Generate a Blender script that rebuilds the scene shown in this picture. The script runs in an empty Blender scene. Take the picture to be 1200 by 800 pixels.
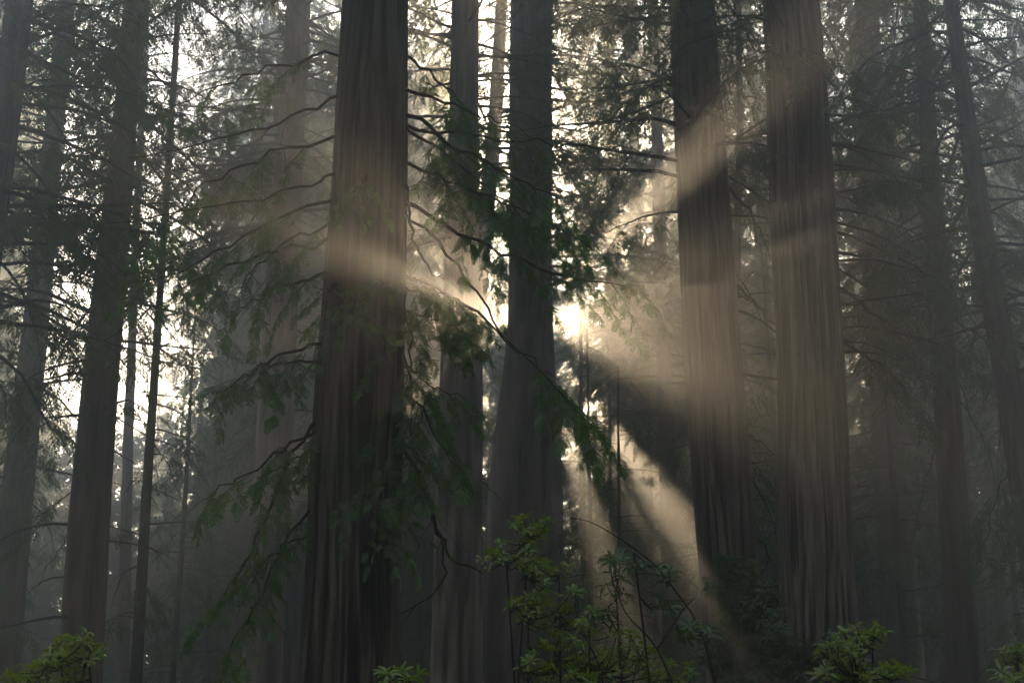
import bpy, math, random
import numpy as np
import zlib

rng = np.random.default_rng(11)
C = bpy.context.scene.collection
PI = math.pi
R = math.radians

def reseed(text):
    """each thing grows from its own seed, so that changing one leaves the others alone"""
    global rng
    rng = np.random.default_rng(zlib.crc32(text.encode()))

# ------------------------------------------------------------------ camera geometry
PITCH = R(15.5)
LENS = 50.0
F = 1200 * LENS / 36.0
CAM = np.array([0.0, 0.0, 1.6])
FW = np.array([0, math.cos(PITCH), math.sin(PITCH)])
UP = np.array([0, -math.sin(PITCH), math.cos(PITCH)])
RT = np.array([1.0, 0, 0])

def ray(px, py):
    return FW + RT * (px - 600) / F + UP * (400 - py) / F

def at(px, py, Y):
    d = ray(px, py)
    return CAM + d * (Y / d[1])

SUN = ray(621, 374); SUN = SUN / np.linalg.norm(SUN)      # towards the sun
SUN_EL = math.asin(SUN[2]); SUN_AZ = math.atan2(SUN[0], SUN[1])
TOPZ = 46.0

# shafts of open air through the foliage, parallel to the sun: (px, py, depth, radius)
SHAFTS = []
NEAR = []
def shaft(px, py, Y, r, near=0): SHAFTS.append((at(px, py, Y), r)); NEAR.append(near)
SHAFT_SPECS = [
    (762, 236, 30, .34), (823, 650, 31, .48), (684, 572, 40, .30),
    (583, 357, 38, .11, 24), (900, 297, 27, .15),
    (587, 372, 46, .30, 30), (655, 374, 46, .32, 34),
]
for s in SHAFT_SPECS: shaft(*s)

def in_shaft(P, pad=0.0):
    P = np.asarray(P, float)
    for (p, r), near in zip(SHAFTS, NEAR):
        d = P - p
        q = d - (d @ SUN)[:, None] * SUN
        if (((q * q).sum(1) < (r + pad) ** 2) & (P[:, 1] > near)).any(): return True
    return False

def carve(tris, keep_p=0.0):
    """leave the sun's shafts open: drop leaf faces that lie in them"""
    if len(tris) == 0: return tris
    c = tris.mean(axis=1)
    keep = np.ones(len(tris), bool)
    for (p, r), near in zip(SHAFTS, NEAR):
        d = c - p
        t = d @ SUN
        q = d - t[:, None] * SUN
        keep &= ((q * q).sum(1) > r * r) | (c[:, 1] < near)
    return tris[keep]

# ------------------------------------------------------------------ mesh helpers
class MB:
    def __init__(s):
        s.v = []; s.f = []; s.m = []; s.n = 0; s.sm = []
    def quads(s, V, Q, m=0, smooth=True):
        s.v.append(np.asarray(V, float)); s.f.append((np.asarray(Q, np.int64) + s.n)); s.m.append(m); s.sm.append(smooth); s.n += len(V)
    def tris(s, T, m=0):
        T = np.asarray(T, float)
        if len(T) == 0: return
        V = T.reshape(-1, 3)
        Q = np.arange(len(V)).reshape(-1, 3)
        s.quads(V, Q, m, False)
    def tube(s, P, rad, k=5, m=0):
        P = np.asarray(P, float); rad = np.asarray(rad, float)
        T = np.gradient(P, axis=0); T /= np.linalg.norm(T, axis=1)[:, None] + 1e-9
        mean = T.mean(0)
        ref = np.array([0, 0, 1.0]) if abs(mean[2]) < .8 * np.linalg.norm(mean) + 1e-9 else np.array([1.0, 0, 0])
        A = np.cross(T, ref); A /= np.linalg.norm(A, axis=1)[:, None] + 1e-9
        B = np.cross(T, A)
        th = np.arange(k) * 2 * PI / k
        V = P[:, None, :] + rad[:, None, None] * (A[:, None, :] * np.cos(th)[None, :, None] + B[:, None, :] * np.sin(th)[None, :, None])
        n = len(P)
        i = np.arange(n - 1)[:, None] * k; j = np.arange(k)[None, :]; j2 = (j + 1) % k
        Q = np.stack([i + j, i + j2, i + k + j2, i + k + j], -1).reshape(-1, 4)
        s.quads(V.reshape(-1, 3), Q, m)
    def build(s, name, mats, parent=None, origin=(0, 0, 0)):
        me = bpy.data.meshes.new(name)
        V = np.concatenate(s.v) - np.asarray(origin, float) if s.v else np.zeros((0, 3))
        loops = np.concatenate([f.reshape(-1) for f in s.f]) if s.f else np.zeros(0, int)
        tot = np.concatenate([np.full(len(f), f.shape[1]) for f in s.f]) if s.f else np.zeros(0, int)
        mi = np.concatenate([np.full(len(f), m) for f, m in zip(s.f, s.m)]) if s.f else np.zeros(0, int)
        sm = np.concatenate([np.full(len(f), q) for f, q in zip(s.f, s.sm)]) if s.f else np.zeros(0, bool)
        st = np.concatenate([[0], np.cumsum(tot)[:-1]]) if len(tot) else tot
        me.vertices.add(len(V)); me.vertices.foreach_set('co', V.astype(np.float32).ravel())
        me.loops.add(len(loops)); me.loops.foreach_set('vertex_index', loops.astype(np.int32))
        me.polygons.add(len(tot)); me.polygons.foreach_set('loop_start', st.astype(np.int32))
        me.polygons.foreach_set('material_index', mi.astype(np.int32))
        me.polygons.foreach_set('use_smooth', sm)
        for m in (mats if isinstance(mats, (list, tuple)) else [mats]): me.materials.append(m)
        me.update(calc_edges=True)
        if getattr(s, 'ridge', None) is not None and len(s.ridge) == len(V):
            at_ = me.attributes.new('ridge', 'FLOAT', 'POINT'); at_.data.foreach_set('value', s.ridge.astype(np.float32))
        o = bpy.data.objects.new(name, me); C.objects.link(o)
        if parent is not None: o.parent = parent
        else: o.location = origin
        return o

def tag(o, label=None, cat=None, group=None, kind=None):
    for k, v in (('label', label), ('category', cat), ('group', group), ('kind', kind)):
        if v: o[k] = v
    return o

def thing(name, loc, label, cat, group=None):
    o = bpy.data.objects.new(name, None); C.objects.link(o); o.location = loc
    o.empty_display_size = .3
    return tag(o, label, cat, group)

# ------------------------------------------------------------------ materials
def new_mat(name):
    m = bpy.data.materials.new(name); m.use_nodes = True
    nt = m.node_tree; nt.nodes.clear()
    return m, nt, nt.nodes.new, nt.links.new

def ramp(N, cols):
    r = N('ShaderNodeValToRGB')
    e = r.color_ramp.elements
    while len(e) < len(cols): e.new(.5)
    for el, (p, c) in zip(e, cols): el.position = p; el.color = (*c, 1)
    return r

def bark_mat(name, dark, mid, light, fine=26.0, moss=0.0, bump=.6):
    m, nt, N, L = new_mat(name)
    out = N('ShaderNodeOutputMaterial'); b = N('ShaderNodeBsdfPrincipled')
    tc = N('ShaderNodeTexCoord')
    mp = N('ShaderNodeMapping'); mp.inputs['Scale'].default_value = (fine * 1.2, fine * 1.2, 1.5)
    n1 = N('ShaderNodeTexNoise'); n1.inputs['Scale'].default_value = 1.0; n1.inputs['Detail'].default_value = 5; n1.inputs['Roughness'].default_value = .62
    mp2 = N('ShaderNodeMapping'); mp2.inputs['Scale'].default_value = (7, 7, .5)
    n2 = N('ShaderNodeTexNoise'); n2.inputs['Scale'].default_value = 1.0; n2.inputs['Detail'].default_value = 4
    n3 = N('ShaderNodeTexNoise'); n3.inputs['Scale'].default_value = .45; n3.inputs['Detail'].default_value = 5
    L(tc.outputs['Object'], mp.inputs[0]); L(mp.outputs[0], n1.inputs[0])
    L(tc.outputs['Object'], mp2.inputs[0]); L(mp2.outputs[0], n2.inputs[0])
    L(tc.outputs['Object'], n3.inputs[0])
    mx = N('ShaderNodeMath'); mx.operation = 'ADD'
    s1 = N('ShaderNodeMath'); s1.operation = 'MULTIPLY'; s1.inputs[1].default_value = .55
    s2 = N('ShaderNodeMath'); s2.operation = 'MULTIPLY'; s2.inputs[1].default_value = .45
    L(n1.outputs[0], s1.inputs[0]); L(n2.outputs[0], s2.inputs[0]); L(s1.outputs[0], mx.inputs[0]); L(s2.outputs[0], mx.inputs[1])
    rp = ramp(N, [(.36, dark), (.5, mid), (.66, light)])
    # grey weathered ridge tops, red-brown furrows; the furrow shade is painted into the colour
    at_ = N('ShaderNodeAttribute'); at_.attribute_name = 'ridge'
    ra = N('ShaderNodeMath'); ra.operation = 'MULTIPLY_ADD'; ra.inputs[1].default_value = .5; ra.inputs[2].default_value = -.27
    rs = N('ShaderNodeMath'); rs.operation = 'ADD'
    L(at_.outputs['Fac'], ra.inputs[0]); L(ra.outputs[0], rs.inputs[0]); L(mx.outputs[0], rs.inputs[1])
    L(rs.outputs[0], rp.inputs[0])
    mm = N('ShaderNodeMixRGB'); mm.inputs[2].default_value = (.05, .065, .022, 1)
    r3 = ramp(N, [(.5, (0, 0, 0)), (.68, (moss, moss, moss))])
    L(n3.outputs[0], r3.inputs[0]); L(r3.outputs[0], mm.inputs[0]); L(rp.outputs[0], mm.inputs[1])
    L(mm.outputs[0], b.inputs['Base Color'])
    b.inputs['Roughness'].default_value = .9
    b.inputs['Specular IOR Level'].default_value = .2
    bp = N('ShaderNodeBump'); bp.inputs['Strength'].default_value = bump; bp.inputs['Distance'].default_value = .05
    L(mx.outputs[0], bp.inputs['Height']); L(bp.outputs[0], b.inputs['Normal'])
    L(b.outputs[0], out.inputs[0])
    return m

def leaf_mat(name, c1, c2, c3, trans=.45, scale=1.3, gloss=.08):
    m, nt, N, L = new_mat(name)
    out = N('ShaderNodeOutputMaterial')
    geo = N('ShaderNodeNewGeometry')
    n = N('ShaderNodeTexNoise'); n.inputs['Scale'].default_value = scale; n.inputs['Detail'].default_value = 4; n.inputs['Roughness'].default_value = .7
    L(geo.outputs['Position'], n.inputs[0])
    rp = ramp(N, [(.35, c1), (.52, c2), (.68, c3)])
    L(n.outputs[0], rp.inputs[0])
    d = N('ShaderNodeBsdfDiffuse'); t = N('ShaderNodeBsdfTranslucent'); g = N('ShaderNodeBsdfGlossy')
    g.inputs['Roughness'].default_value = .45; g.inputs['Color'].default_value = (.5, .5, .5, 1)
    hs = N('ShaderNodeHueSaturation'); hs.inputs['Value'].default_value = 1.6; hs.inputs['Saturation'].default_value = 1.1
    L(rp.outputs[0], d.inputs[0]); L(rp.outputs[0], hs.inputs['Color']); L(hs.outputs[0], t.inputs[0])
    m1 = N('ShaderNodeMixShader'); m1.inputs[0].default_value = trans
    m2 = N('ShaderNodeMixShader'); m2.inputs[0].default_value = gloss
    L(d.outputs[0], m1.inputs[1]); L(t.outputs[0], m1.inputs[2]); L(m1.outputs[0], m2.inputs[1]); L(g.outputs[0], m2.inputs[2])
    L(m2.outputs[0], out.inputs[0])
    return m

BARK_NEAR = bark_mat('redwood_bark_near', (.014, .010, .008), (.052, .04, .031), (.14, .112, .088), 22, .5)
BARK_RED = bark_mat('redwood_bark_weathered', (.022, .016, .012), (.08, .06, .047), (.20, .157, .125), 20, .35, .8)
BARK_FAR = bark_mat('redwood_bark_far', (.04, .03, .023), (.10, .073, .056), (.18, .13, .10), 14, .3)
BARK_HAZED = bark_mat('redwood_bark_hazed', (.07, .055, .045), (.17, .135, .11), (.28, .23, .19), 14, .2)  # paleness of the mist over these trunks painted into the bark colour
TWIG = bark_mat('twig_bark', (.03, .022, .016), (.06, .045, .032), (.10, .075, .05), 30, .6, .2)
LEAF = leaf_mat('redwood_needles', (.03, .06, .014), (.05, .092, .02), (.075, .125, .028))
LEAF_NEAR = leaf_mat('redwood_needles_near', (.045, .10, .016), (.07, .145, .022), (.11, .20, .032), .5, 2.5)
LEAF_RUST = leaf_mat('redwood_needles_dry', (.035, .04, .014), (.06, .055, .02), (.09, .065, .028))
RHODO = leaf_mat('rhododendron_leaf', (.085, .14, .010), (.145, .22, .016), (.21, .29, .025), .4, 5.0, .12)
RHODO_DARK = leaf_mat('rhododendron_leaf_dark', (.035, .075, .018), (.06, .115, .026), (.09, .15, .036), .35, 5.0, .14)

def ground_mat():
    m, nt, N, L = new_mat('forest_floor')
    out = N('ShaderNodeOutputMaterial'); b = N('ShaderNodeBsdfPrincipled'); b.inputs['Roughness'].default_value = .95
    geo = N('ShaderNodeNewGeometry')
    n = N('ShaderNodeTexNoise'); n.inputs['Scale'].default_value = 1.2; n.inputs['Detail'].default_value = 8
    L(geo.outputs['Position'], n.inputs[0])
    rp = ramp(N, [(.3, (.03, .022, .014)), (.5, (.07, .05, .03)), (.62, (.06, .065, .025)), (.75, (.11, .08, .05))])
    L(n.outputs[0], rp.inputs[0]); L(rp.outputs[0], b.inputs['Base Color'])
    bp = N('ShaderNodeBump'); bp.inputs['Strength'].default_value = .8; L(n.outputs[0], bp.inputs['Height']); L(bp.outputs[0], b.inputs['Normal'])
    L(b.outputs[0], out.inputs[0]); return m
GROUND = ground_mat()

# ------------------------------------------------------------------ foliage sprays
def make_spray(lod, seed):
    """flat redwood spray along +x in the xy plane, about 1 long; triangle soup (T,3,3)"""
    r = np.random.default_rng(seed)
    T = []
    def tri(a, b, c): T.append((a, b, c))
    def leafblade(p, d, l, w, up):
        n = np.cross(up, d); n /= np.linalg.norm(n) + 1e-9
        q = p + d * l + np.array([0, 0, -.25 * l * r.random()])
        mid = p + d * l * .45
        tri(p, mid + n * w, q); tri(p, q, mid - n * w)
    up = np.array([0, 0, 1.0])
    npair = {0: 9, 1: 10, 2: 6}[lod]
    for i in range(npair):
        t = (i + .6) / npair
        base = np.array([t * .85, 0, -.16 * t * t])
        ln = ((.42 - .26 * t) if lod != 1 else (.33 - .2 * t)) * r.uniform(.75, 1.2)
        for sgn in (-1, 1):
            if r.random() < .08: continue
            a = R(r.uniform(38, 62)) * sgn
            d = np.array([math.cos(a), math.sin(a), r.uniform(-.35, .12)]); d /= np.linalg.norm(d)
            if lod == 0:
                k = max(4, int(ln / .042))
                side = np.cross(up, d); side /= np.linalg.norm(side)
                tri(base, base + d * ln * .5 + side * .007, base + d * ln)
                for j in range(k):
                    u = (j + .5) / k
                    p = base + d * ln * u + np.array([0, 0, -.12 * ln * u * u])
                    nl = .088 * (1 - .45 * u) * r.uniform(.8, 1.2)
                    for s2 in (-1, 1):
                        dd = d * .62 + side * s2 * .8 + np.array([0, 0, r.uniform(-.15, .2)])
                        e = p + dd * nl
                        w = d * .024
                        tri(p - w, p + w, e)
            elif lod == 1:
                leafblade(base, d, ln, .03, up)
            else:
                leafblade(base, d, ln * 1.1, .06, up)
    d = np.array([1.0, 0, -.3]); d /= np.linalg.norm(d)
    leafblade(np.array([.8, 0, -.12]), d, .25, {0: .02, 1: .035, 2: .07}[lod], up)
    return np.array(T, float)
SPRAYS = {l: [make_spray(l, 10 * l + i) for i in range(5)] for l in (0, 1, 2)}

class Foliage:
    def __init__(s): s.items = []
    def add(s, p, d, up, size): s.items.append((p, d, up, size))
    def soup(s, lod):
        if not s.items: return np.zeros((0, 3, 3))
        P = np.array([i[0] for i in s.items]); D = np.array([i[1] for i in s.items]); U = np.array([i[2] for i in s.items]); S = np.array([i[3] for i in s.items])
        D = D / (np.linalg.norm(D, axis=1)[:, None] + 1e-9)
        Sd = np.cross(U, D); Sd /= np.linalg.norm(Sd, axis=1)[:, None] + 1e-9
        Un = np.cross(D, Sd)
        M = np.stack([D, Sd, Un], axis=1) * S[:, None, None]      # rows
        which = rng.integers(0, 5, len(P))
        out = []
        for k in range(5):
            ix = np.where(which == k)[0]
            if len(ix) == 0: continue
            T = SPRAYS[lod][k]
            X = np.einsum('tvc,ncd->ntvd', T, M[ix]) + P[ix][:, None, None, :]
            out.append(X.reshape(-1, 3, 3))
        return np.concatenate(out)

def bez(pts, n):
    """smooth curve through the points (Catmull-Rom)"""
    P = np.asarray(pts, float)
    P = np.vstack([2 * P[0] - P[1], P, 2 * P[-1] - P[-2]])
    out = []
    m = len(P) - 3
    for t in np.linspace(0, m - 1e-6, n):
        i = int(t); u = t - i
        a, b, c, d = P[i:i + 4]
        out.append(.5 * ((2 * b) + (-a + c) * u + (2 * a - 5 * b + 4 * c - d) * u * u + (-a + 3 * b - 3 * c + d) * u ** 3))
    return np.array(out)

def rand_axis(p, az, el, L, droop, n=7):
    pts = [np.asarray(p, float)]
    for i in range(n - 1):
        d = np.array([math.sin(az) * math.cos(el), math.cos(az) * math.cos(el), math.sin(el)])
        pts.append(pts[-1] + d * L / (n - 1))
        az += rng.normal(0, .10); el += -droop / n + rng.normal(0, .09)
    return np.array(pts)

def clothe(mb, fol, axis, r0, dens=1.0, size=.42, start=.25, bare=False, k=5, twig=.42, hang=.5, step=.26):
    """a bough along AXIS: tapered limb, side twigs left and right, sprays along them"""
    n = len(axis)
    seg = np.linalg.norm(np.diff(axis, axis=0), axis=1); L = seg.sum()
    mb.tube(axis, r0 * np.linspace(1, .18, n), k)
    cum = np.concatenate([[0], np.cumsum(seg)]) / L
    nt = max(2, int(L * 3.0 * dens * (.6 if bare else 1)))
    side = 1
    for i in range(nt):
        t = start + (1 - start) * (i + rng.random()) / nt
        p = np.array([np.interp(t, cum, axis[:, c]) for c in range(3)])
        q = np.array([np.interp(min(t + .05, 1.0), cum, axis[:, c]) for c in range(3)])
        q0 = np.array([np.interp(max(t - .05, 0), cum, axis[:, c]) for c in range(3)])
        d = q - q0; d /= np.linalg.norm(d) + 1e-9
        h = np.cross(d, [0, 0, 1.0]); h /= np.linalg.norm(h) + 1e-9
        side = -side
        a = R(rng.uniform(35, 75))
        td = d * math.cos(a) + h * side * math.sin(a) + np.array([0, 0, rng.uniform(-.45, .15)])
        td /= np.linalg.norm(td)
        tl = min(twig * L, 1.7) * (1.05 - .7 * t) * rng.uniform(.5, 1.25) + .12
        m = 4
        tp = [p]
        for j in range(m - 1):
            td = td + np.array([rng.normal(0, .13), rng.normal(0, .13), -hang * .35 + rng.normal(0, .1)]); td /= np.linalg.norm(td)
            tp.append(tp[-1] + td * tl / (m - 1))
        tp = np.array(tp)
        if in_shaft(tp, -.05): continue
        mb.tube(tp, max(.004, r0 * .22) * np.linspace(1, .3, m), 3)
        if bare:
            continue
        ns = max(1, int(tl / step))
        for j in range(ns):
            u = (j + .7) / ns * (m - 1); i0 = min(int(u), m - 2); w = u - i0
            pp = tp[i0] * (1 - w) + tp[i0 + 1] * w
            dd = tp[i0 + 1] - tp[i0]; dd /= np.linalg.norm(dd) + 1e-9
            hh = np.cross(dd, [0, 0, 1.0]); hh /= np.linalg.norm(hh) + 1e-9
            s2 = 1 if j % 2 else -1
            sd = dd * rng.uniform(.5, 1) + hh * s2 * rng.uniform(.3, .9) + np.array([0, 0, rng.uniform(-.8, .1) * hang])
            up = np.array([rng.normal(0, .35), rng.normal(0, .35), 1.0])
            fol.add(pp, sd, up, size * rng.uniform(.6, 1.25))
        fol.add(tp[-1], tp[-1] - tp[-2], np.array([rng.normal(0, .3), rng.normal(0, .3), 1]), size * rng.uniform(.7, 1.1))
    if not bare:
        fol.add(axis[-1], axis[-1] - axis[-2], np.array([0, .1, 1.0]), size)

# ------------------------------------------------------------------ trunks
def trunk_profile(Y, rows, top=TOPZ):
    """rows of (py, centre px, width px) on the photograph -> sorted (Z, X, Y, Rad), extended to the ground and the top"""
    out = []
    for py, cx, w in rows:
        p = at(cx, py, Y)
        depth = (p - CAM) @ FW
        out.append((p[2], p[0], w / 2 * depth / F))
    out.sort()
    Z = np.array([o[0] for o in out]); X = np.array([o[1] for o in out]); Rr = np.array([o[2] for o in out])
    sl = (X[-1] - X[0]) / (Z[-1] - Z[0])
    z0 = -.3
    Rb = Rr[0] * (1.18 + .08 * max(0, Z[0]) / 3)
    Zt = top
    Rt = max(.06, Rr[-1] * max(.25, 1 - (Zt - Z[-1]) / 60))
    Z = np.concatenate([[z0], Z, [Zt]]); X = np.concatenate([[X[0] + sl * (z0 - Z[1])], X, [X[-1] + sl * .6 * (Zt - Z[-2])]])
    Rr = np.concatenate([[Rb], Rr, [Rt]])
    return Z, X, Y, Rr

def trunk_mesh(mb, prof, seg, ridge, dz=.5, flute=.018):
    Z, X, Y, Rr = prof
    n = max(8, int((Z[-1] - Z[0]) / dz))
    z = np.linspace(Z[0], Z[-1], n)
    # smooth the profile
    x = np.interp(z, Z, X); r = np.interp(z, Z, Rr)
    ker = np.hanning(9); ker /= ker.sum()
    def sm(a):
        b = np.pad(a, 4, mode='reflect', reflect_type='odd'); return np.convolve(b, ker, 'valid')
    x = sm(x); r = np.maximum(sm(r), .03)
    th = np.arange(seg) * 2 * PI / seg
    def pnoise(cells, cz, warp=None):
        G = rng.random((int((Z[-1] - Z[0]) / cz) + 3, cells))
        U = np.repeat((th / (2 * PI) * cells)[None, :], n, 0) + (warp if warp is not None else 0)
        Wz = np.repeat(((z - Z[0]) / cz)[:, None], seg, 1)
        i0 = np.floor(U).astype(int); fu = U - i0; j0 = np.floor(Wz).astype(int); fw = Wz - j0
        fu = fu * fu * (3 - 2 * fu); fw = fw * fw * (3 - 2 * fw)
        g = lambda jj, ii: G[np.clip(jj, 0, len(G) - 1), ii % cells]
        return (g(j0, i0) * (1 - fu) + g(j0, i0 + 1) * fu) * (1 - fw) + (g(j0 + 1, i0) * (1 - fu) + g(j0 + 1, i0 + 1) * fu) * fw
    rmean = float(np.median(r[z < 20])); cells = int(np.clip(2 * PI * rmean / .07, 8, seg / 3.2))
    wp = (pnoise(7, 2.5) - .5) * 3.0
    a1 = 1 - 2.6 * np.abs(pnoise(cells, 2.0, wp) - .5)
    a2 = 1 - 2.2 * np.abs(pnoise(int(cells * 1.7), 1.0, wp * 1.7) - .5)
    O = np.clip(a1, -.3, 1) * 1.5 + a2 * .6 + rng.normal(0, .12, (n, seg)) - 1.2
    fl = sum(rng.uniform(.4, 1) * np.cos(k * th + rng.uniform(0, 6.28))[None, :] for k in (2, 3, 5, 7, 9)) * flute
    zz = np.clip(1 - z / 9.0, 0, 1)[:, None]
    wob = np.cos(th[None, :] * 2 + z[:, None] * .25 + rng.uniform(0, 6)) * .012
    bulge = (pnoise(5, 3.5) - .5) * .07
    rad = r[:, None] * (1 + ridge * O + fl * (.5 + 1.0 * zz) + wob + bulge)
    V = np.stack([x[:, None] + rad * np.cos(th), Y + rad * np.sin(th), np.repeat(z[:, None], seg, 1)], -1).reshape(-1, 3)
    i = np.arange(n - 1)[:, None] * seg; j = np.arange(seg)[None, :]; j2 = (j + 1) % seg
    Q = np.stack([i + j, i + j2, i + seg + j2, i + seg + j], -1).reshape(-1, 4)
    mb.quads(V, Q, 0)
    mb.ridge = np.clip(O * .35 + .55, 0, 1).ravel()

def trunk_at(prof, z):
    Z, X, Y, Rr = prof
    return np.interp(z, Z, X), Y, np.interp(z, Z, Rr)

def top_visible(Y):
    d = ray(600, 0); return 1.6 + d[2] / d[1] * Y

DENS = 1.75
def grow_crown(mb, fol, prof, z0, z1, per_m, Lr, lod, az_c=None, az_w=PI, el=(-.35, .25), droop=.7, size=.55, dens=1.0, bare_p=.0, step=.26, hang=.5):
    n = int((z1 - z0) * per_m * DENS)
    for i in range(n):
        z = z0 + (z1 - z0) * (i + rng.random()) / max(n, 1)
        x, y, r = trunk_at(prof, z)
        az = rng.uniform(-PI, PI) if az_c is None else az_c + rng.uniform(-az_w, az_w)
        L = rng.uniform(*Lr)
        p = np.array([x + math.sin(az) * r * .8, y + math.cos(az) * r * .8, z])
        ax = rand_axis(p, az, rng.uniform(*el), L, droop * rng.uniform(.4, 1.3))
        bare = rng.random() < bare_p
        if in_shaft(ax, -.1): continue
        clothe(mb, fol, ax, .012 * L + .008, dens, size, .2, bare, 4, .36, hang, step)

def redwood(label, Y, rows, bark=None, seg=48, ridge=.02, dz=.6, crown=None, top=TOPZ, name='redwood_tree', group=None, leaf=None, shade=True, seed=0):
    reseed(label + str(seed))
    prof = trunk_profile(Y, rows, top)
    base = (float(prof[1][0]), Y, 0.0)
    t = thing(name, base, label, 'tree', group)
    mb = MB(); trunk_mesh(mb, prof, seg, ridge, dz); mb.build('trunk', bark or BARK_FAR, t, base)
    limbs = MB(); fol = Foliage(); soups = []
    for c in (crown or []):
        c = dict(c); lod = c.pop('lod', 1)
        f = Foliage()
        grow_crown(limbs, f, prof, lod=lod, **c)
        soups.append(f.soup(lod))
    if shade:            # the crown above the picture, coarser
        zt = max(top_visible(Y) + 4, 14)
        if zt < top - 4:
            f = Foliage()
            grow_crown(limbs, f, prof, zt, top - 1, 1.3, (3.6, 7.0), 2, size=.85, step=.42, dens=.8)
            soups.append(f.soup(2))
    cm = limbs
    for s in soups: cm.tris(carve(s), 1)
    if cm.n: cm.build('crown', [TWIG, leaf or LEAF], t, base)
    return t, prof, base

# ------------------------------------------------------------------ setting: ground
def ground():
    n = 121
    a = np.linspace(-1, 1, n); a = np.sign(a) * np.abs(a) ** 1.6
    X, Yy = np.meshgrid(a * 150, a * 150 + 70, indexing='ij')
    Zz = .12 * np.sin(X * .21 + 1) * np.cos(Yy * .17) + .08 * np.sin(X * .6 + Yy * .43) + rng.normal(0, .03, X.shape) - .12
    V = np.stack([X, Yy, Zz], -1).reshape(-1, 3)
    i = np.arange(n - 1)[:, None] * n; j = np.arange(n - 1)[None, :]
    Q = np.stack([i + j, i + n + j, i + n + j + 1, i + j + 1], -1).reshape(-1, 4)
    mb = MB(); mb.quads(V, Q, 0)
    tag(mb.build('ground', GROUND), kind='structure')
ground()

# ------------------------------------------------------------------ the redwoods
def cr(z0, z1, per_m, Lr=(2.5, 4.5), **k): return dict(z0=z0, z1=z1, per_m=per_m, Lr=Lr, **k)

# great dark trunk in front, left of the middle: trunk, boughs (> foliage), crown
P7 = [(0, 440, 76), (250, 432, 90), (500, 420, 106), (780, 410, 116)]
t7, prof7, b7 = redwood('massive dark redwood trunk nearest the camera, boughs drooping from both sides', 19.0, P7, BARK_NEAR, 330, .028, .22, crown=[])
def bough(pts, dY, r0=.03, dens=1.0, size=.27, start=.22, bare=False, twig=.42, hang=.85, Y=19.0, parent=t7, base=b7, step=.115, lod=0, n=17, leaf=None):
    reseed(str(pts))
    P = [at(px, py, Y + dY * i / (len(pts) - 1)) for i, (px, py) in enumerate(pts)]
    ax = bez(P, n)
    ax[1:-1] += rng.normal(0, .03, ax[1:-1].shape)
    limbs = MB(); f = Foliage()
    clothe(limbs, f, ax, r0, dens, size, start, bare, 6, twig, hang, step)
    b = limbs.build('branch', TWIG, parent, base)
    if f.items:
        m = MB(); m.tris(carve(f.soup(lod))); 
        if m.n: m.build('foliage', leaf or LEAF_NEAR, b, base)
    return b
BOUGHS = [
    # right of the trunk
    ([(470, 100), (540, 128), (610, 150)], -1.0, .03, 1.0), ([(470, 60), (530, 110), (575, 160)], 1.0, .025, 1.0),
    ([(470, 128), (560, 185), (655, 232)], -1.5, .035, 1.6), ([(470, 145), (545, 200), (620, 260)], -.8, .03, 1.6),
    ([(470, 236), (560, 282), (640, 318), (742, 338)], -1.2, .035, 1.1), ([(470, 245), (540, 318), (600, 402), (688, 492)], -1.6, .026, .8),
    ([(470, 190), (560, 225), (690, 285)], -2.0, .03, 1.3),
    ([(470, 395), (486, 460), (515, 520), (540, 548)], -1.0, .025, 1.3),
    ([(468, 430), (500, 445), (545, 470)], -1.2, .02, 1.2), ([(470, 300), (480, 400), (484, 480), (480, 560)], -.8, .02, 1.2),
    ([(465, 500), (490, 545), (480, 585)], -.9, .02, 1.4),
    ([(470, 322), (510, 338), (556, 362)], -.8, .016, 2.4), ([(470, 338), (510, 352), (560, 378)], -.5, .016, 2.6), ([(470, 362), (505, 372), (545, 392)], -1.2, .016, 2.2),
    # left of the trunk
    ([(429, 58), (300, 85), (190, 130)], -1.0, .026, .5), ([(426, 148), (310, 185), (235, 222), (165, 290)], -1.6, .028, .8),
    ([(424, 223), (310, 262), (230, 310), (150, 332)], -2.0, .028, .75), ([(422, 248), (330, 290), (262, 350)], -1.5, .026, .7),
    ([(419, 318), (330, 335), (265, 372)], -1.0, .03, 1.1), ([(414, 398), (320, 418), (252, 470)], -1.2, .03, 1.3),
    ([(410, 423), (330, 425), (290, 440)], -1.4, .025, 1.5),
    ([(408, 478), (320, 535), (238, 586)], -1.3, .03, 1.2), ([(408, 448), (340, 540), (296, 640), (262, 700)], -1.0, .03, .8),
    ([(402, 558), (338, 630), (305, 700), (268, 762)], -.8, .025, .8), ([(400, 598), (318, 655), (286, 700)], -.9, .02, .9),
    ([(406, 498), (345, 540), (300, 560)], -.7, .02, 1.0),
]
for pts, dY, r0, dens in BOUGHS: bough(pts, dY, r0, dens, start=.74 if pts[-1] == (688, 492) else .22)
for pts, dY in [([(470, 320), (540, 352), (600, 405), (655, 445)], -1.0), ([(478, 148), (600, 166), (740, 173)], -1.0), ([(470, 200), (490, 290), (520, 330)], -.8), ([(468, 520), (500, 585), (521, 645), (512, 690), (462, 722)], -.5),
                ([(500, 585), (530, 655), (580, 668)], -.6), ([(425, 98), (310, 150), (150, 185)], -1.5), ([(424, 186), (330, 225), (120, 262)], -1.6),
                ([(420, 276), (270, 310), (120, 400)], -1.0)]:
    bough(pts, dY, .028, .8, bare=True, twig=.25)
for (px, py, qx, qy) in [(430, 205, 410, 235), (395, 335, 372, 352), (405, 350, 425, 372), (425, 575, 440, 592), (440, 610, 465, 640), (400, 360, 380, 385), (470, 560, 450, 570), (462, 340, 440, 330)]:
    bough([(px, py), ((px + qx) / 2, (py + qy) / 2 - 4), (qx, qy)], -1.5, .010, 1.5, .17, Y=18.45)

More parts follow.
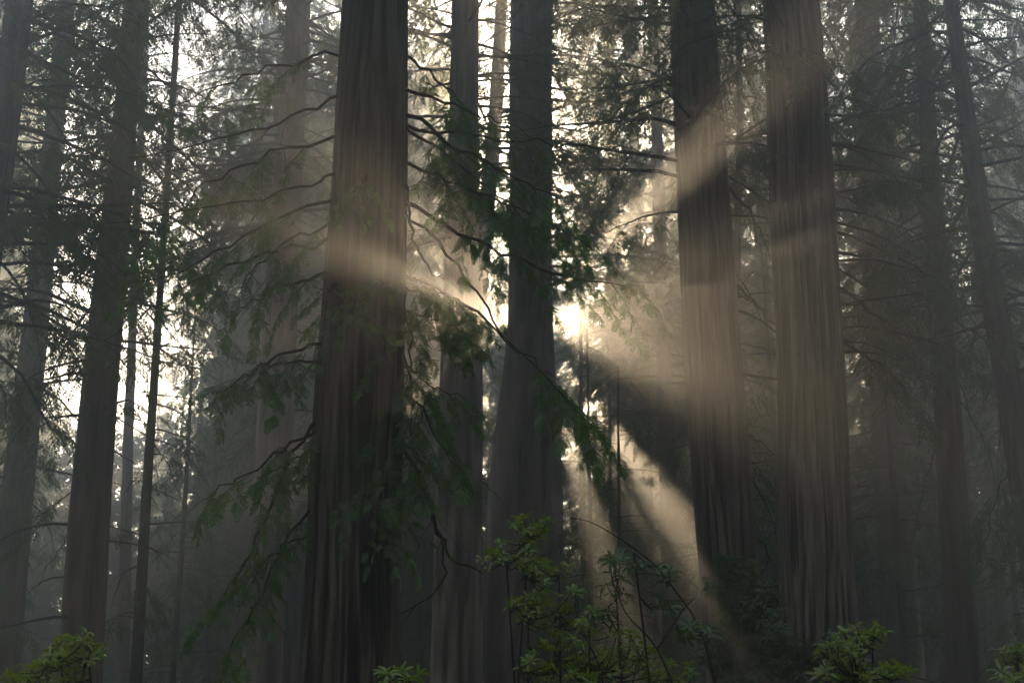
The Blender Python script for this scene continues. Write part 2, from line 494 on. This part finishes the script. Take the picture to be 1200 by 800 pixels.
TREES = [
    ('tall dark trunk leaning out of the picture at the upper left edge', 26, [(60, 16, 32), (160, 4, 33), (300, -16, 35)], BARK_NEAR, 60,
        [cr(8.5, 16, 4.5, (2.5, 4.0))]),
    ('slender grey redwood leaning right beside the left picture edge', 45, [(80, 70, 20), (200, 58, 24), (350, 45, 28), (600, 17, 38)], BARK_FAR, 36,
        [cr(9, 18, 2.0, (2.5, 4.5), bare_p=.25), cr(18, 30, 3.2, (2.5, 4.8))]),
    ('stout brown redwood left of the bright low sky gap, green shrub at its foot', 34, [(100, 150, 26), (250, 137, 33), (400, 122, 40), (600, 105, 47), (780, 96, 52)], BARK_FAR, 60,
        [cr(10, 15, 2.0, (2.5, 4.8), bare_p=.2), cr(15, 23, 4.4, (2.5, 5.2)), cr(4, 10, .8, (1.5, 3), bare_p=.6)]),
    ('pale misty redwood just left of the massive dark trunk', 44, [(0, 350, 28), (250, 335, 36), (500, 322, 42), (780, 308, 46)], BARK_HAZED, 60,
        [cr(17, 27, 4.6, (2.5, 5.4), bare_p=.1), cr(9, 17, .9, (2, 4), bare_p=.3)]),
    ('straight pale redwood just right of the massive dark trunk', 38, [(50, 545, 33), (250, 542, 38), (400, 540, 44), (550, 539, 52), (780, 536, 58)], BARK_HAZED, 64,
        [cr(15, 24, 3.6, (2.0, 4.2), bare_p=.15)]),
    ('broad misty redwood with flared base, hiding the sun behind it', 46, [(50, 622, 50), (200, 622, 49), (370, 622, 52), (450, 620, 64), (520, 617, 80), (650, 614, 92), (780, 610, 100)], BARK_HAZED, 72,
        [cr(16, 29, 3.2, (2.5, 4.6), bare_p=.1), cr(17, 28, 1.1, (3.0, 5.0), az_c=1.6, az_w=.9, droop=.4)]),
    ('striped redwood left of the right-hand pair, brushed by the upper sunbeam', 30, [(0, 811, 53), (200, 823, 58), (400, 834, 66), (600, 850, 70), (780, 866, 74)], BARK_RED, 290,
        [cr(14, 20, 2.0, (2.0, 4.0)), cr(12.5, 20, .8, (2.0, 4.0), az_c=-1.5, az_w=.7, droop=.5), cr(7, 13, .8, (1.5, 3), az_c=1.4, az_w=.8, bare_p=.6)]),
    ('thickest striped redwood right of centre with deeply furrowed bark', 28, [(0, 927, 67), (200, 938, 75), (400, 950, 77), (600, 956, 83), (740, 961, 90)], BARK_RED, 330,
        [cr(14.5, 19, 2.6, (2.0, 3.6)), cr(9, 15, 2.2, (1.5, 3.0), az_c=1.5, az_w=.5, hang=.8)]),
    ('dark slim redwood standing alone near the right edge', 36, [(100, 1085, 18), (250, 1093, 24), (500, 1112, 32), (780, 1130, 42)], BARK_NEAR, 48,
        [cr(12, 24, 3.4, (2.5, 4.2))]),
    ('dark trunk leaning steeply across the right edge', 32, [(60, 1122, 18), (280, 1152, 26), (530, 1195, 34)], BARK_NEAR, 44,
        [cr(9.5, 21, 3.3, (2.5, 4.0))]),
    ('thin dark sapling trunk between the massive trunk and the left stout redwood', 38, [(430, 182, 9), (600, 170, 12), (790, 160, 14)], BARK_NEAR, 20,
        [cr(4, 17, 1.6, (1.2, 2.4), bare_p=.35)]),
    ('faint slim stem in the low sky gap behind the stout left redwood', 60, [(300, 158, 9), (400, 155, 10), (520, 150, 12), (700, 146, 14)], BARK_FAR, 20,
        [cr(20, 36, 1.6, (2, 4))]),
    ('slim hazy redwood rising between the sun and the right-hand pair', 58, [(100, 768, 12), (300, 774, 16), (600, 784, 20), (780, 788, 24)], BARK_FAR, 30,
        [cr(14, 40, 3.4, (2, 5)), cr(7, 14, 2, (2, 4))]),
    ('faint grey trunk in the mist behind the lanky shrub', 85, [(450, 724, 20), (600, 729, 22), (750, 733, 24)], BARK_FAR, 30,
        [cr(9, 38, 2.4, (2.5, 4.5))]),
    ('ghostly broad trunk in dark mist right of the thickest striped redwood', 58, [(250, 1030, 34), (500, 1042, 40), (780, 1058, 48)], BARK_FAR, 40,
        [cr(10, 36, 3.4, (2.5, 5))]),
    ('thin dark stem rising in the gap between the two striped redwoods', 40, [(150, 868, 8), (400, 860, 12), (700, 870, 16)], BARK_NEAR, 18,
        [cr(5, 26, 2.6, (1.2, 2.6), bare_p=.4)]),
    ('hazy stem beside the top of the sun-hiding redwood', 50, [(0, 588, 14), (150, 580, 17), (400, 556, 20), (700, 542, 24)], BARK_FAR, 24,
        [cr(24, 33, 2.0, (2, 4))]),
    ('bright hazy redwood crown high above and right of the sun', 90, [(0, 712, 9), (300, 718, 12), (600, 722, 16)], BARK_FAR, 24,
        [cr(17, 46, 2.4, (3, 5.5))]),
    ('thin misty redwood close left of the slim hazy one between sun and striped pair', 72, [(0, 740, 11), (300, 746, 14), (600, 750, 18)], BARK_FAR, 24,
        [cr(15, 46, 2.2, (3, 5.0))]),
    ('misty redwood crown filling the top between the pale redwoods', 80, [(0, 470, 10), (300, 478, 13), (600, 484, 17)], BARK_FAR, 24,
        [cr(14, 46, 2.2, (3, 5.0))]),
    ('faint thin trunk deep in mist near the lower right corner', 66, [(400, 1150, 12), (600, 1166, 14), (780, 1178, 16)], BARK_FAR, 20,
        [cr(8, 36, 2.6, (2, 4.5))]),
]
made = {}
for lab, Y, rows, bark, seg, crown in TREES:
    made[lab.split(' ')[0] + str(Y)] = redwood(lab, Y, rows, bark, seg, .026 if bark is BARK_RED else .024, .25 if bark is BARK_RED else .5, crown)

for key, Y, pts, dY, r0, dens, bare in [
    ('dark36', 36, [(1118, 430), (1150, 515), (1172, 580)], -.5, .03, .8, True), ('dark36', 36, [(1118, 455), (1145, 500), (1165, 528)], -.5, .025, .8, True),
    ('dark36', 36, [(1106, 505), (1080, 580), (1064, 670)], -.6, .028, .8, True), ('dark36', 36, [(1100, 330), (1060, 345), (1025, 380)], -.8, .03, 1.2, False),
    ('striped30', 30, [(850, 500), (885, 512), (910, 540)], -.4, .05, .6, True), ('striped30', 30, [(845, 210), (880, 250), (902, 300)], .3, .05, .6, True),
    ('striped30', 30, [(850, 325), (880, 350), (915, 392)], .5, .045, .6, True), ('striped30', 30, [(860, 620), (900, 645), (880, 700)], -.3, .03, .7, True),
    ('thickest28', 28, [(975, 395), (1035, 430), (1095, 490)], -1.0, .04, 1.5, False), ('thickest28', 28, [(975, 350), (1030, 370), (1075, 420)], -.8, .035, 1.5, False),
    ('dark32', 32, [(1195, 520), (1170, 580), (1148, 650)], -.8, .035, 1.6, False), ('dark32', 32, [(1170, 390), (1140, 400), (1110, 420)], -.8, .03, 1.4, False),
    ('straight38', 38, [(560, 560), (590, 590), (600, 640)], -.4, .02, .7, True), ('straight38', 38, [(520, 600), (492, 630), (480, 690)], -.4, .02, .7, True),
    ('stout34', 34, [(110, 600), (70, 640), (40, 700)], -.5, .02, .8, True), ('stout34', 34, [(125, 480), (180, 520), (215, 590)], -.5, .025, .8, True),
    ('pale44', 44, [(325, 480), (290, 500), (262, 520)], -.4, .03, .8, True)]:
    t_, _p, b_ = made[key]
    bough(pts, dY, r0, dens, .5, .25, bare, .4, .7, Y, t_, b_, .2, 1, 14, LEAF)

# young conifers that fill the lower middle distance
def young(label, px, py_top, Y, group=None, Lr=(1.5, 3.2), per_m=3.2, z0=1.5, bare=.12, leaf=None):
    reseed(label)
    tp = at(px, py_top, Y); x = tp[0]
    H = tp[2]
    prof = (np.array([-.2, H * .5, H]), np.array([x, x + rng.normal(0, .15), x]), Y, np.array([.07 + H * .004, .05 + H * .002, .015]))
    base = (float(x), Y, 0.0)
    t = thing('young_conifer', base, label, 'tree', group)
    mb = MB(); trunk_mesh(mb, prof, 12, .02, .8); mb.build('trunk', BARK_NEAR, t, base)
    limbs = MB(); f = Foliage()
    n = int((H - z0) * per_m)
    for i in range(n):
        z = z0 + (H - z0) * (i + rng.random()) / n
        az = rng.uniform(-PI, PI); u = (z - z0) / (H - z0)
        L = rng.uniform(*Lr) * (1.05 - .75 * u)
        xx, yy, r = trunk_at(prof, z)
        ax = rand_axis((xx, yy, z), az, rng.uniform(-.3, .2), L, .6)
        if in_shaft(ax, -.1): continue
        clothe(limbs, f, ax, .010 * L + .006, 1.4, .55, .15, rng.random() < bare, 4, .36, .5, .28)
    limbs.tris(carve(f.soup(1)), 1)
    limbs.build('crown', [TWIG, leaf or LEAF], t, base)
YOUNG = [
    ('shaggy young conifer in dim mist left of the thin sapling trunk', 40, 330, 52), ('young conifer with dim drooping boughs right of the thin sapling trunk', 232, 300, 54),
    ('young conifer in shade at the lower left edge', -15, 380, 40), ('young conifer with lit crown right of the sun', 757, 250, 64),
    ('dusky young conifer in mist left of the pale misty redwood', 275, 250, 66), ('young conifer half hidden behind the striped pair of redwoods', 885, 200, 50),
    ('dark young conifer right of the thickest striped redwood', 1012, 120, 46), ('dark young conifer between the slim and the leaning right-hand redwoods', 1150, 260, 50),
    ('small drooping conifer cut off by the right picture edge', 1215, 380, 33), ('young conifer filling the gap right of the straight pale redwood', 500, 260, 70),
    ('misty young conifer left of the striped pair', 688, 385, 44), ('dim young conifer behind the leggy rhododendron', 724, 430, 40), ('tall young conifer glowing just right of the sun-hiding redwood', 680, 170, 56),
    ('young conifer glowing in the gap left of the sun-hiding redwood', 566, 330, 62), ('young conifer behind the flared foot of the sun-hiding redwood', 618, 300, 58),
    ('lacy young conifer right of the sun below the bright crown', 711, 330, 54),
]
for lab, px, py, Y in YOUNG: young(lab, px, py, Y)

# where the canopy is open: sectors (px from, px to, picture height above which the sky shows)
OPEN = [(45, 140, 470), (188, 258, 262), (705, 745, 270), (1085, 1135, 300), (480, 530, 80), (855, 872, 260), (150, 178, 500), (968, 1000, 300)]
def sky_px(px):
    for a, b, y in OPEN:
        if a - 6 < px < b + 6: return y
    return None
def cap_height(X, Y):
    y = sky_px(600 + X / Y * F * .93)
    if y is None: return 99.0
    d = ray(600, y); return 1.6 + d[2] / d[1] * Y
# far trees: four kinds, copied
far_lab = 'slim redwood standing far back in the fog behind all the named trunks'
protos = []
def far_tree(seed, Hc):
    reseed('far%d' % seed)
    prof = (np.array([-.3, 8, 46]), np.array([0, .1, .3]), 0.0, np.array([.62, .42, .12]))
    t = thing('far_redwood', (0, 0, 0), far_lab, 'tree', 'far redwoods in the fog')
    mb = MB(); trunk_mesh(mb, prof, 18, .02, 1.5); tr = mb.build('trunk', BARK_FAR, t)
    limbs = MB(); f = Foliage()
    grow_crown(limbs, f, prof, Hc, 46, 2.2, (2.5, 5.0), 1, size=.72, step=.34, dens=1.0)
    limbs.tris(f.soup(1), 1)
    cw = limbs.build('crown', [TWIG, LEAF], t)
    return t, tr, cw
protos = [far_tree(i, h) for i, h in enumerate((9, 14, 19, 12))]
reseed('spots')
spots = []
tries = 0
while len(spots) < 48 and tries < 4000:
    tries += 1
    Y = rng.uniform(66, 104); X = rng.uniform(-.40, .40) * Y
    px = 600 + X / Y * F * 1.0
    if any(cap_height(X + dx, Y) < 40 for dx in (-2, 0, 2)): continue
    if any(abs(p[0] + SUN[0] / SUN[1] * (Y - p[1]) - X) < 5.0 + r for p, r in SHAFTS): continue
    if all((X - a) ** 2 + (Y - b) ** 2 > 20 for a, b in spots): spots.append((X, Y))
for i, (X, Y) in enumerate(spots):
    t, tr, cw = protos[i % 4]
    if i >= 4:
        r = t.copy(); C.objects.link(r)
        for ch in (tr, cw):
            c = ch.copy(); C.objects.link(c); c.parent = r
        t = r
    t.location = (X, Y, 0); t.rotation_euler = (0, 0, rng.uniform(0, 6.28)); s = rng.uniform(.85, 1.15); t.scale = (s, s, rng.uniform(.9, 1.05))

# the forest goes on around and behind the viewpoint
reseed('ring')
n0 = 0; ring = []
while len(ring) < 76 and n0 < 9000:
    n0 += 1
    X = rng.uniform(-62, 62); Y = rng.uniform(-66, 62)
    if Y > -9 and abs(X) < 12 + .47 * max(Y, 0): continue
    if math.hypot(X, Y) < 15: continue
    if all((X - a) ** 2 + (Y - b) ** 2 > 30 for a, b in ring): ring.append((X, Y))
for i, (X, Y) in enumerate(ring):
    t, tr, cw = protos[(0, 1, 3)[i % 3]]
    r = t.copy(); C.objects.link(r); r.name = 'surrounding_redwood'
    r['label'] = 'tall redwood of the same forest standing outside the picture'; r['group'] = 'redwoods around the viewpoint'
    for ch in (tr, cw):
        c = ch.copy(); C.objects.link(c); c.parent = r
    r.location = (X, Y, 0); r.rotation_euler = (0, 0, rng.uniform(0, 6.28)); r.scale = (1.35, 1.35, 1)

# the far wood closing the view
def far_wood():
    reseed('wood')
    mb = MB(); f = Foliage()
    for i in range(300):
        reseed('wood%d' % i)
        Y = rng.uniform(106, 140); X = rng.uniform(-.47, .47) * Y
        q = 600 + X / Y * F * .93
        H = min(rng.uniform(38, 46) if 730 < q < 850 else (rng.uniform(38.5, 45) if 540 < q <= 730 else rng.uniform(24, 44)), cap_height(X, Y) * rng.uniform(.92, 1.0), cap_height(X - 1.5, Y), cap_height(X + 1.5, Y))
        if (q < 470 and rng.random() < .42) or (q > 880 and rng.random() < .2): H = min(H, rng.uniform(22, 30))
        if not in_shaft([(X, Y, zz) for zz in np.arange(0, H, .3)], .3): mb.tube([(X, Y, -.3), (X, Y, H)], [.4, .05], 6)
        for k in range(int(H * 1.9)):
            u = rng.random(); z = 1.0 + (H - 1) * u
            az = rng.uniform(-PI, PI); L = rng.uniform(1.5, 4.8) * (1.1 - .75 * u)
            for j in range(6):
                q = L * (j + 1) / 6
                p = np.array([X + math.sin(az) * q + rng.normal(0, .3), Y + math.cos(az) * q + rng.normal(0, .3), z - .1 * q * q * .5 + rng.normal(0, .2)])
                f.add(p, np.array([math.sin(az), math.cos(az), -.4 + rng.normal(0, .3)]) + rng.normal(0, .3, 3), np.array([rng.normal(0, .5), rng.normal(0, .5), 1.0]), rng.uniform(.9, 1.6))
    for i in range(210):        # low dense growth behind
        reseed('low%d' % i)
        Y = rng.uniform(138, 148); X = rng.uniform(-.5, .5) * Y if i < 170 else rng.uniform(.12, .5) * Y; H = rng.uniform(19, 27) if i < 170 else rng.uniform(24, 32)
        for k in range(150):
            z = H * rng.random() ** 1.1; a = rng.uniform(-PI, PI); q = rng.uniform(.3, 3.4) * (1.15 - z / H)
            f.add(np.array([X + math.sin(a) * q, Y + math.cos(a) * q, z]), np.array([math.sin(a), math.cos(a), -.3]) + rng.normal(0, .4, 3), np.array([rng.normal(0, .5), rng.normal(0, .5), 1.0]), rng.uniform(1.2, 2.2))
    mb.tris(carve(f.soup(2)), 1)
    o = mb.build('far_wood', [TWIG, LEAF])
    tag(o, 'dim far wall of conifers closing the view behind the misty trunks', 'wood', kind='stuff')
far_wood()

# ------------------------------------------------------------------ rhododendrons
def leaf_whorl(p, axis, n, L, W, tilt):
    T = []
    axis = axis / np.linalg.norm(axis)
    h = np.cross(axis, [1, .2, .1]); h /= np.linalg.norm(h); g = np.cross(axis, h)
    a0 = rng.uniform(0, 6.28)
    for i in range(n):
        a = a0 + i * 2.4
        d = (h * math.cos(a) + g * math.sin(a)); t = tilt + rng.normal(0, .25)
        d = d * math.cos(t) + axis * math.sin(t)
        l = L * rng.uniform(.6, 1.15); w = W * rng.uniform(.8, 1.15)
        s = np.cross(d, axis); s /= np.linalg.norm(s) + 1e-9
        u = np.cross(s, d)
        b = p + d * .012
        m1 = b + d * l * .35 + u * .02 * l; m2 = b + d * l * .72 - u * .03 * l; e = b + d * l - u * .16 * l
        fo = u * w * .22
        a1, a2 = m1 + s * w * .45 + fo, m1 - s * w * .45 + fo
        c1, c2 = m2 + s * w * .40 + fo, m2 - s * w * .40 + fo
        T += [(b, m1, a1), (b, a2, m1), (m1, m2, c1), (m1, c1, a1), (m1, a2, c2), (m1, c2, m2), (m2, e, c1), (m2, c2, e)]
    return T

def shrub(label, Y, base_px, blobs, L=.092, W=.033, mat=None, stems=5, nl=(6, 10), name='rhododendron_shrub', lanky=None, size_stem=.022, dY=.9, tilt=.25):
    reseed(label)
    bx = at(base_px, 760, Y)[0]
    base = np.array([bx, Y, 0.0])
    t = thing(name, tuple(base), label, 'shrub')
    st = MB(); T = []
    mains = []
    for i in range(stems):
        cx, cy, rx, ry, n = blobs[i % len(blobs)]
        e = at(cx + rng.uniform(-.5, .5) * rx, cy + rng.uniform(-.3, .5) * ry, Y + rng.uniform(-.4, .4) * dY)
        m = base * .45 + e * .55 + np.array([rng.normal(0, .15), rng.normal(0, .1), -.25])
        c = bez([base + np.array([rng.normal(0, .12), rng.normal(0, .12), -.1]), m, e], 10)
        mains.append(c); st.tube(c, size_stem * np.linspace(1, .35, 10), 6)
    for pts in (lanky or []):
        c = bez([at(px, py, Y + rng.normal(0, .1)) for px, py in pts], 16); mains.append(c); st.tube(c, size_stem * .55 * np.linspace(1, .3, 16), 6)
    allp = np.concatenate(mains)
    for cx, cy, rx, ry, n in blobs:
        for k in range(n):
            a = rng.uniform(0, 6.28); q = math.sqrt(rng.random())
            p = at(cx + rx * q * math.cos(a), cy + ry * q * math.sin(a), Y + rng.uniform(-1, 1) * dY * .6)
            below = allp[allp[:, 2] < p[2] + .15]
            if len(below) == 0: below = allp
            o = below[np.argmin(((below - p) ** 2).sum(1))]
            mid = (o + p) / 2 + np.array([rng.normal(0, .05), rng.normal(0, .05), -.07])
            c = bez([o, mid, p], 5); st.tube(c, .006 * np.linspace(1.3, .7, 5), 4)
            ax = (p - mid); ax = ax / (np.linalg.norm(ax) + 1e-6) * .6 + np.array([rng.normal(0, .25), rng.normal(0, .25), .8])
            T += leaf_whorl(p, ax, int(rng.integers(*nl)), L, W, tilt)
            if rng.random() < .6: T += leaf_whorl(mid + (p - mid) * .4, ax, 4, L * .8, W, .05)
    st.build('stem', TWIG, t, base)
    m = MB(); m.tris(np.array(T)); m.build('foliage', mat or RHODO, t, base)
    return t
shrub('bushy bright green rhododendron in front of the flared misty trunk', 13.0, 640,
      [(628, 618, 26, 14, 10), (600, 648, 32, 18, 12), (640, 668, 34, 20, 18), (625, 705, 32, 22, 16), (655, 735, 32, 24, 18), (640, 780, 40, 26, 26), (700, 775, 40, 26, 16), (575, 655, 14, 8, 3), (668, 690, 16, 12, 5)], stems=7)
shrub('leggy rhododendron with large leaf whorls on an arching stem', 12.0, 800,
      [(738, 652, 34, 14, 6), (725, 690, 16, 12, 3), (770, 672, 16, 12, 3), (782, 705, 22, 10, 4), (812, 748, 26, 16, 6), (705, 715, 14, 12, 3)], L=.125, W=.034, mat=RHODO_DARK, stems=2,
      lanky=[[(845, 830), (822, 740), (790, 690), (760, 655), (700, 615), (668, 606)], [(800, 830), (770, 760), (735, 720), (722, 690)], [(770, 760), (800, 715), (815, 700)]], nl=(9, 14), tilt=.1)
shrub('low light green shrub between the leggy and the bushy rhododendron', 12.4, 745,
      [(735, 762, 36, 22, 18), (775, 787, 40, 18, 18), (700, 790, 30, 18, 12), (690, 730, 22, 16, 7)], L=.08, W=.035, stems=5)
shrub('small bright green shrub at the foot of the stout left redwood', 12.0, 80,
      [(98, 752, 26, 10, 10), (78, 772, 40, 14, 22), (50, 792, 40, 14, 18), (110, 765, 14, 10, 4)], stems=4, L=.11)
shrub('bright green shrub at the foot of the thickest striped redwood', 12.0, 1005,
      [(1012, 742, 26, 9, 12), (1000, 762, 40, 12, 22), (1010, 790, 55, 14, 30)], stems=4, L=.11)
shrub('tuft of green leaves cut off by the right edge', 11.5, 1190, [(1188, 768, 20, 8, 8), (1190, 790, 20, 10, 8)], stems=3, L=.11)
shrub('small leafy sprout at the foot of the massive dark trunk', 11.5, 470, [(468, 792, 22, 10, 9)], stems=2, L=.13)
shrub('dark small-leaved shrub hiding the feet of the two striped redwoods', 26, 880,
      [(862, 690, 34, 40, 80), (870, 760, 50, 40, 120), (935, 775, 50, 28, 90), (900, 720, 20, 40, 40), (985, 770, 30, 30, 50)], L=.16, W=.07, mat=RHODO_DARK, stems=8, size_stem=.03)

# ------------------------------------------------------------------ haze, sky, sun
def haze(density, g):
    m, nt, N, L = new_mat('haze_air')
    out = N('ShaderNodeOutputMaterial'); v = N('ShaderNodeVolumePrincipled')
    v.inputs['Color'].default_value = (.92, .93, .87, 1)
    v.inputs['Density'].default_value = density
    v.inputs['Anisotropy'].default_value = g
    L(v.outputs[0], out.inputs['Volume'])
    try: m.cycles.homogeneous_volume = True
    except Exception: pass
    x0, x1, y0, y1, z0, z1 = -152, 152, -82, 222, -2.0, 50.0
    V = [(x, y, z) for x in (x0, x1) for y in (y0, y1) for z in (z0, z1)]
    Q = [(0, 1, 3, 2), (4, 6, 7, 5), (0, 4, 5, 1), (2, 3, 7, 6), (0, 2, 6, 4), (1, 5, 7, 3)]
    mb = MB(); mb.quads(V, Q, 0, False)
    tag(mb.build('haze', m), kind='stuff')
haze(.0118, .85)

W = bpy.data.worlds.new('World'); bpy.context.scene.world = W; W.use_nodes = True
nt = W.node_tree
bg = nt.nodes['Background']; bg.inputs[1].default_value = .115
sky = nt.nodes.new('ShaderNodeTexSky'); sky.sky_type = 'NISHITA'; sky.sun_disc = False
sky.sun_elevation = SUN_EL; sky.sun_rotation = SUN_AZ; sky.air_density = 1.0; sky.dust_density = 1.0; sky.ozone_density = 1.0
hsv = nt.nodes.new('ShaderNodeHueSaturation'); hsv.inputs['Saturation'].default_value = .45
nt.links.new(sky.outputs[0], hsv.inputs['Color']); tint = nt.nodes.new('ShaderNodeMixRGB'); tint.blend_type = 'MULTIPLY'; tint.inputs[0].default_value = 1; tint.inputs[2].default_value = (.95, 1, 1.05, 1)
nt.links.new(hsv.outputs[0], tint.inputs[1]); nt.links.new(tint.outputs[0], bg.inputs[0])

from mathutils import Vector
sl = bpy.data.lights.new('sun', 'SUN'); sl.energy = 5.0; sl.angle = R(.5); sl.color = (1, .75, .5)
so = bpy.data.objects.new('sun', sl); C.objects.link(so); so.location = (0, 60, 60)
so.rotation_euler = Vector(SUN).to_track_quat('Z', 'Y').to_euler()

cam = bpy.data.cameras.new('camera'); cam.lens = LENS; cam.sensor_width = 36; cam.clip_end = 1000; cam.clip_start = .1
co = bpy.data.objects.new('camera', cam); C.objects.link(co); co.location = CAM; co.rotation_euler = (PI / 2 + PITCH, 0, 0)
sc = bpy.context.scene; sc.camera = co
sc.view_settings.view_transform = 'Standard'; sc.view_settings.look = 'None'; sc.view_settings.gamma = 1; sc.view_settings.exposure = 2.6
cy = sc.cycles
cy.use_denoising = True; cy.max_bounces = 5; cy.diffuse_bounces = 2; cy.glossy_bounces = 1; cy.transmission_bounces = 2; cy.volume_bounces = 0; cy.transparent_max_bounces = 8
cy.sample_clamp_indirect = 4.0
cy.caustics_reflective = False; cy.caustics_refractive = False
